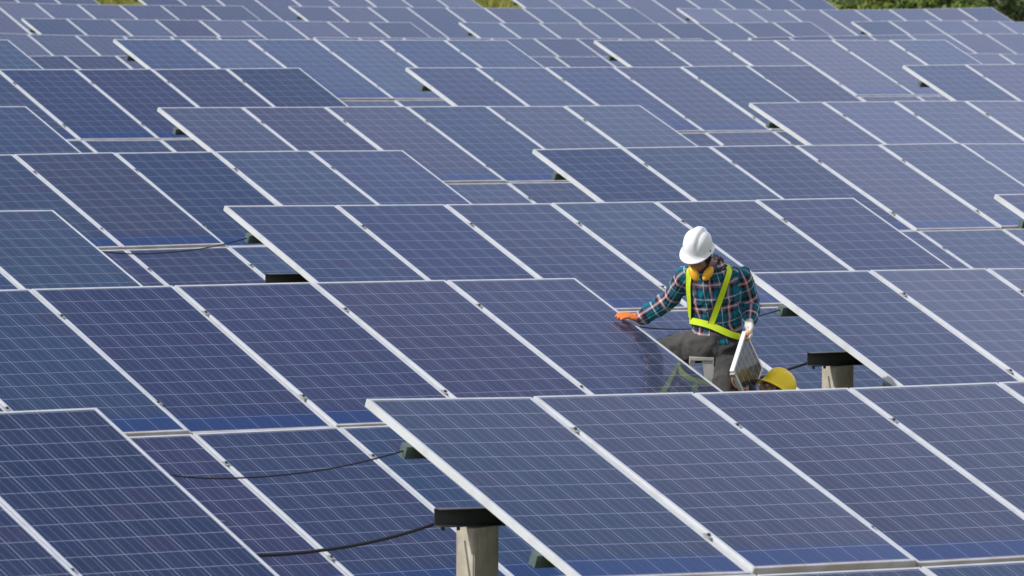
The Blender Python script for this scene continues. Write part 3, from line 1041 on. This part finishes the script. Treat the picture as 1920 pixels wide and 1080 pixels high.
g_ = obj('cell_glass', bm, small, [M_CELL_S]); g_.matrix_basis = Matrix.Translation(-small.location) @ MM
bm = bmesh.new(); box(bm, (SW * .38, SL * .1, -.024), (SW * .62, SL * .3, -.009), 0, MM); obj('junction_box', local(bm, small.location), small, [M_BLACK])
for q in ((SW - .004, .03), (SW - .004, SL - .02), (.02, SL + .004)):
    bm = bmesh.new(); box(bm, (q[0] - .012, q[1] - .012, -dp - .004), (q[0] + .016, q[1] + .012, .004), 0, MM)
    bmesh.ops.bevel(bm, geom=bm.edges[:], offset=.003, segments=1, affect='EDGES')
    obj('corner_cap', local(bm, small.location), small, [M_LADDER])

# ------------------------------------------------------------------ step ladder
cap = at(1314.5, 664, D0 + .06)
gz = ground(cap.x, cap.y); H = cap.z - gz
lad = thing('step_ladder', 'scuffed aluminium step ladder between the legs of the worker in the white helmet', 'ladder', (cap.x, cap.y, gz))
E1 = cv(1, 0, 0); E1 = Vector((E1.x, E1.y, 0)).normalized(); E2 = Vector((-E1.y, E1.x, 0))


def lp_(a, b, z): return E1 * a + E2 * b + Vector((0, 0, z))


bm = bmesh.new(); M3 = Matrix((E1, E2, Vector((0, 0, 1)))).transposed().to_4x4()
box(bm, (-.078, -.15, H - .022), (.078, .15, H), 0, M3); box(bm, (-.078, -.15, H - .045), (-.070, .15, H - .022), 0, M3)
box(bm, (.070, -.15, H - .045), (.078, .15, H - .022), 0, M3)
bmesh.ops.bevel(bm, geom=[e for e in bm.edges if e.calc_length() < .2], offset=.003, segments=1, affect='EDGES')
obj('top_cap', bm, lad, [M_LADDER])
for s in (-1, 1):
    w0, w1 = .125 * s, .20 * s
    bm = bmesh.new(); bar(bm, lp_(.035, w0, H - .023), lp_(.30, w1, .0), .070, .024, E2); obj('front_rail', bm, lad, [M_LADDER])
    bm = bmesh.new(); bar(bm, lp_(-.055, w0, H - .023), lp_(-.42, w1, .0), .026, .026, E2); obj('rear_rail', bm, lad, [M_LADDER])
k = 1
while H - .27 * k > .15:
    z = H - .27 * k; f = .27 * k / H
    bm = bmesh.new(); ww = .125 + (.20 - .125) * f - .014; xx = .035 + .265 * f
    box(bm, (xx - .04, -ww, z - .018), (xx + .045, ww, z), 0, M3); obj('step', bm, lad, [M_LADDER]); k += 1
for z in (.35, .9):
    f = 1 - z / H; ww = .125 + .075 * f; xx = -(.055 + .365 * f)
    bm = bmesh.new(); bar(bm, lp_(xx, -ww, z), lp_(xx, ww, z), .022, .022, Vector((0, 0, 1))); obj('rear_brace', bm, lad, [M_LADDER])

# ------------------------------------------------------------------ the helper below
D1 = 36.2
HC = at(1455, 733, D1)
F2 = cv(-.74, .58, .34); U2 = cv(.60, .77, -.30); U2 = (U2 - F2 * U2.dot(F2)).normalized(); R2_ = F2.cross(U2)
h0 = at(1462, 760, D1); gz = ground(h0.x, h0.y)
helper = thing('person', 'helper in yellow helmet half hidden behind the front array, reaching up to the small panel', 'person', (h0.x, h0.y, gz))
hc = HC - U2 * .020
nk = hc - U2 * .12 - F2 * .03; top = hc.z - gz
bx = CR; by = Vector((0, 1, 0))


def hp(x, y, z): return Vector((h0.x + x, h0.y + y, gz + z))


zsh = nk.z - gz - .07
shA, shB = Vector((nk.x + .02, nk.y - .17, gz + zsh)), Vector((nk.x + .02, nk.y + .17, gz + zsh))
pel = hp(.02, 0, zsh - .50)
hand = at(1408, 733, 36.05)
hf = (at(1390, 727, 36.05) - hand).normalized()
elA = shA.lerp(hand, .5) - Vector((0, .03, .11))
elB = shB + Vector((-.10, .03, -.27)); wrB = elB + Vector((-.22, -.08, .04))
lz = pel.z - gz


def body2(bm, g):
    loft(bm, [(pel - Vector((0, 0, .06)), by * (.12 + g), bx * (.10 + g)), (pel, by * (.155 + g), bx * (.115 + g)), (pel + Vector((0, 0, .22)), by * (.14 + g), bx * (.10 + g)),
              (pel + Vector((0, 0, .40)), by * (.175 + g), bx * (.115 + g)), (Vector((nk.x + .01, nk.y, gz + zsh)), by * (.16 + g), bx * (.09 + g)), (nk, by * (.06 + g), bx * (.06 + g))], 24)
    for s, e, w_ in ((shA, elA, hand), (shB, elB, wrB)):
        arm(bm, s, e, w_, g)


def legs2(bm, g):
    for s in (-1, 1):
        hip = pel + Vector((0, .09 * s, -.02))
        chain(bm, [(hip, .092 + g), (hip + Vector((-.03, .02 * s, -lz * .47)), .062 + g), (Vector((hip.x + .02, hip.y + .04 * s, gz + .09)), .045 + g)])


bm = bmesh.new(); body2(bm, -.01); legs2(bm, -.01); capsule(bm, nk - Vector((0, 0, .03)), hc - U2 * .05 - F2 * .02, .057, .053); head_shape(bm, hc, R2_, F2, U2)
hand_shape(bm, hand, hf, cv(.1, .9, .2), cv(.1, .5, .9), 1., .5); hand_shape(bm, wrB, Vector((-1, -.2, .1)), Vector((0, -1, 0)), Vector((0, 0, 1)), 1., .4)
for s in (-1, 1): foot(bm, Vector((pel.x + .02, pel.y + .13 * s, gz + .10)), Vector((-1, .1 * s, 0)))
mesh_part('body', fuse(bm, .0065, 2), helper, [M_SKIN])
bm = bmesh.new(); body2(bm, .006); sh2 = fuse(bm, .010, 2); wrinkle(sh2, .008, 12.); mesh_part('shirt', sh2, helper, [M_DARKCLOTH])
bm = bmesh.new(); legs2(bm, .016); loft(bm, [(pel - Vector((0, 0, .12)), by * .12, bx * .10), (pel, by * .17, bx * .13), (pel + Vector((0, 0, .07)), by * .165, bx * .125)], 22)
mesh_part('trousers', fuse(bm, .010, 2), helper, [M_PANTS])
for s in (-1, 1):
    bm = bmesh.new(); foot(bm, Vector((pel.x + .02, pel.y + .13 * s, gz + .10)), Vector((-1, .1 * s, 0)), .012); mesh_part('boot', fuse(bm, .008, 2), helper, [M_BOOT])
bm = bmesh.new(); ellipsoid(bm, hc + U2 * .030 - F2 * .014, R2_ * .077, F2 * .091, U2 * .074, 22, 14); ellipsoid(bm, hc - U2 * .035 - F2 * .050, R2_ * .068, F2 * .050, U2 * .050, 18, 12)
mesh_part('hair', fuse(bm, .007, 1), helper, [M_HAIR])
for s in (-1, 1):
    bm = bmesh.new(); ellipsoid(bm, hc + U2 * .004 + F2 * .084 + R2_ * .031 * s, R2_ * .012, F2 * .010, U2 * .010, 12, 8); mesh_part('eye', bm, helper, [M_EYE])
mesh_part('helmet', helmet_mesh(hc + U2 * .040, R2_, F2, U2, .096, .112, .124, 1.25), helper, [M_YELHAT])
#PEOPLE-END

# ------------------------------------------------------------------ ground sheet
M_GRASS = NT('meadow_ground')
geo = M_GRASS.n('ShaderNodeNewGeometry').outputs['Position']
g1 = M_GRASS.noise(geo, .35, 5.); g2 = M_GRASS.noise(geo, 4., 5., .65)
gc = M_GRASS.mix(M_GRASS.smoothstep(g1, .35, .65), (.095, .125, .022), (.17, .165, .035))
gc = M_GRASS.mix(M_GRASS.math('MULTIPLY', M_GRASS.smoothstep(g2, .45, .75), .6), gc, (.055, .08, .016))
M_GRASS.base(gc, .9); M_GRASS.bump(g2, .6, .08)


def axis_pts():
    xs = [-3000, -1200, -500, -250, -140, -90] + [k * 4. for k in range(-16, 17)] + [90, 140, 250, 500, 1200, 3000]
    ys = [-1500, -500, -150, -50] + [k * 3. for k in range(0, 66)] + [220, 260, 340, 500, 900, 1800, 3500]
    return xs, ys


xs, ys = axis_pts()
bm = bmesh.new()
grid = [[bm.verts.new((x, y, ground(x, y) + (noise.noise(Vector((x * .13, y * .13, 0))) * .06 if abs(x) < 100 and y < 250 else 0))) for x in xs] for y in ys]
for r0, r1 in zip(grid, grid[1:]):
    for k in range(len(xs) - 1):
        bm.faces.new((r0[k], r0[k + 1], r1[k + 1], r1[k]))
struct(smooth(obj('ground', bm, None, [M_GRASS.m])))

# ------------------------------------------------------------------ grass and bushes beyond the last row


def mat_leaf(name, c1, c2):
    a = NT(name); info = a.n('ShaderNodeNewGeometry')
    rp = info.outputs['Random Per Island']
    c = a.mix(rp, c1, c2)
    a.base(c, .55, Specular_IOR_Level=.25)
    a.b.inputs['Subsurface Weight'].default_value = 0.
    return a.m


LEAF_L = mat_leaf('pale_leaves', (.15, .20, .030), (.25, .27, .055))
LEAF_M = mat_leaf('green_leaves', (.070, .125, .018), (.15, .20, .035))
LEAF_D = mat_leaf('dark_leaves', (.022, .050, .012), (.070, .11, .022))
M_TRUNK = mat_simple('tree_bark', (.10, .075, .05), .9, .4, 9., bump=.01)


def leaf(bm, p, nrm, size, rng):
    t = nrm.orthogonal().normalized(); b = nrm.cross(t)
    an = rng.uniform(0, 6.28); t, b = t * math.cos(an) + b * math.sin(an), b * math.cos(an) - t * math.sin(an)
    l, wd = size, size * .45
    vs = [bm.verts.new(p - t * l * .5), bm.verts.new(p + b * wd * .5), bm.verts.new(p + t * l * .5), bm.verts.new(p - b * wd * .5)]
    bm.faces.new(vs)


def plant(name, label, cat, x, y, h, rad, nleaf, size, mat, seed, trunk_h, group, clumps=16, zs=1.):
    rng = random.Random(seed); z0 = ground(x, y)
    root = thing(name, label, cat, (x, y, z0), group)
    bm = bmesh.new()
    cl = []
    for k in range(clumps):
        a = rng.uniform(0, 6.28); rr = rad * math.sqrt(rng.random()) * .8
        hh = trunk_h + (h - trunk_h) * (rng.random() ** .8)
        fall = 1 - .55 * abs((hh - trunk_h) / (h - trunk_h) - .4)
        cl.append((Vector((math.cos(a) * rr * fall, math.sin(a) * rr * fall, hh)), rad * rng.uniform(.25, .42)))
    for k in range(nleaf):
        c, cr = rng.choice(cl)
        d = Vector((rng.gauss(0, 1), rng.gauss(0, 1), rng.gauss(0, 1) * .8)).normalized()
        p = c + d * cr * (rng.random() ** .45)
        if p.z < .02: p.z = rng.uniform(.02, .3)
        nrm = (d + Vector((rng.gauss(0, .5), rng.gauss(0, .5), rng.gauss(.5, .5)))).normalized()
        leaf(bm, p, nrm, size * rng.uniform(.6, 1.4), rng)
    obj('crown', bm, root, [mat])
    bm = bmesh.new()
    r0 = .05 + h * .012
    tube(bm, [(0, 0, -.2), (.02 * h, .01 * h, trunk_h * .6 + .2), (.0, .02 * h, trunk_h + .3), (.02 * h, 0, h * .75)], [r0 * 1.2, r0, r0 * .8, r0 * .25], 9)
    for c, cr in cl[:9]:
        st = Vector((.01 * h, .01 * h, min(trunk_h + .1 + c.z * .2, c.z * .8)))
        tube(bm, [st, st.lerp(c, .5) + Vector((0, 0, .1)), c], [r0 * .45, r0 * .3, r0 * .1], 6)
    smooth(obj('trunk', bm, root, [M_TRUNK]))
    return root


# px column, distance, height, radius, leaves, size, material, label
BUSH = [
    (1618, 152, 2.2, 1.7, 5200, .14, LEAF_L, 'low yellow green bush, leftmost of the bushes at the upper right'),
    (1588, 154, 1.5, 1.2, 3600, .13, LEAF_M, 'lowest green bush, beside the end of the last row at the upper right'),
    (1700, 150, 2.7, 1.2, 5200, .13, LEAF_M, 'green bush with a bare earth patch beside it above the last panels'),
    (1760, 149, 3.1, 1.2, 5600, .13, LEAF_M, 'mid green bush second from the dark tree at the upper right'),
    (1815, 149, 3.3, 1.0, 5600, .13, LEAF_M, 'lighter green bush touching the dark tree at the upper right'),
]
for k, (px, d, h, rad, nl, sz, mt, lab) in enumerate(BUSH):
    p = at(px, 0, d)
    plant('bush', lab, 'bush', p.x, p.y, h, rad, nl, sz, mt, 40 + k, .15, 'bushes beyond the last row')
p = at(1885, 0, 158)
plant('tree', 'dark broad tree with deep shade under it at the upper right corner', 'tree', p.x, p.y, 6.0, 2.3, 12000, .17, LEAF_D, 77, .15, None, 46)
p = at(1905, 0, 146)
plant('bush', 'small bright leaved shrub in front of the dark tree at the right margin', 'bush', p.x, p.y, 1.0, .55, 900, .11, LEAF_M, 78, .1, 'bushes beyond the last row', 9)

# ragged meadow grass standing beyond the last row
bm = bmesh.new(); rng = random.Random(5)
for k in range(16000):
    px = rng.choice([rng.uniform(150, 300), rng.uniform(880, 1000), rng.uniform(1540, 1930), rng.uniform(1540, 1930)])
    d = rng.uniform(139, 172)
    q = at(px, 0, d); x, y = q.x, q.y; z = ground(x, y)
    hgt = rng.uniform(.15, .60); a = rng.uniform(0, 6.28); wd = rng.uniform(.015, .05)
    s = Vector((math.cos(a), math.sin(a), 0)) * wd; t = Vector((rng.gauss(0, .35), rng.gauss(0, .35), 1)) * hgt
    P0 = Vector((x, y, z - .02))
    bm.faces.new([bm.verts.new(P0 - s), bm.verts.new(P0 + s), bm.verts.new(P0 + t)])
g = obj('grass', bm, None, [mat_leaf('grass_blades', (.17, .20, .03), (.30, .28, .06))])
struct(g, 'stuff')

# ------------------------------------------------------------------ light
SUN_EL, SUN_AZ = R(38), (-.93, -.36)
sd = Vector((SUN_AZ[0], SUN_AZ[1], 0)).normalized() * math.cos(SUN_EL) + Vector((0, 0, math.sin(SUN_EL)))
sun = bpy.data.lights.new('sun', 'SUN'); sun.energy = 3.6; sun.angle = R(.53); sun.color = (1., .965, .91)
so = link(bpy.data.objects.new('sun', sun)); so.rotation_euler = sd.to_track_quat('Z', 'Y').to_euler(); so.location = (0, 0, 60)
w = bpy.data.worlds.new('World'); SC.world = w; w.use_nodes = True
nt = w.node_tree; bg = nt.nodes['Background']
sky = nt.nodes.new('ShaderNodeTexSky'); sky.sky_type = 'NISHITA'; sky.sun_disc = False
sky.sun_elevation = SUN_EL; sky.sun_rotation = math.atan2(sd.x, sd.y)
sky.air_density = 1.2; sky.dust_density = 1.6; sky.ozone_density = 1.
# thin bright cloud bank low in the unseen sky, added for the panel reflections
W = NT.__new__(NT); W.t = nt
tcw = nt.nodes.new('ShaderNodeTexCoord').outputs['Generated']
dt = nt.nodes.new('ShaderNodeVectorMath'); dt.operation = 'DOT_PRODUCT'; nt.links.new(tcw, dt.inputs[0]); dt.inputs[1].default_value = (-.1, 0, -1.)
cn = W.noise(tcw, 5., 5., .55)
gsum = W.math('ADD', dt.outputs['Value'], W.math('MULTIPLY', W.math('SUBTRACT', cn, .5), .06))
cm = W.smoothstep(gsum, -.575, -.475)
up = nt.nodes.new('ShaderNodeSeparateXYZ'); nt.links.new(tcw, up.inputs[0])
fr = W.smoothstep(up.outputs[1], .42, .72)
cn2 = W.smoothstep(W.noise(tcw, 2.2, 6., .6), .34, .60, 0., 1.25)  # unseen clouds overhead and behind the camera, added as fill light
cm = W.math('ADD', W.math('MULTIPLY', cm, fr), W.math('MULTIPLY', cn2, W.math('SUBTRACT', 1., fr)))
ccol = W.mix(fr, (7.0, 7.2, 8.0), (7.5, 8.6, 12.3))
skb = W.mix(W.math('MULTIPLY', fr, .96), sky.outputs[0], (.45, 1.0, 2.8))   # dark blue added above the bright bank to dim the near panels
skc = W.mix(W.math('MULTIPLY', cm, .9), skb, ccol)
nt.links.new(skc, bg.inputs[0]); bg.inputs[1].default_value = .11

# ------------------------------------------------------------------ camera
cam = bpy.data.cameras.new('camera'); co = link(bpy.data.objects.new('camera', cam)); SC.camera = co
co.location = CAM; co.rotation_euler = (math.pi / 2 - PIT, 0, 0)
cam.sensor_width = 36; cam.lens = FOC * 36 / 1920; cam.clip_start = .5; cam.clip_end = 6000
cam.dof.use_dof = True; cam.dof.focus_distance = 36.3; cam.dof.aperture_fstop = 9.5

SC.view_settings.view_transform = 'Standard'; SC.view_settings.look = 'None'
SC.view_settings.exposure = 0; SC.view_settings.gamma = 1
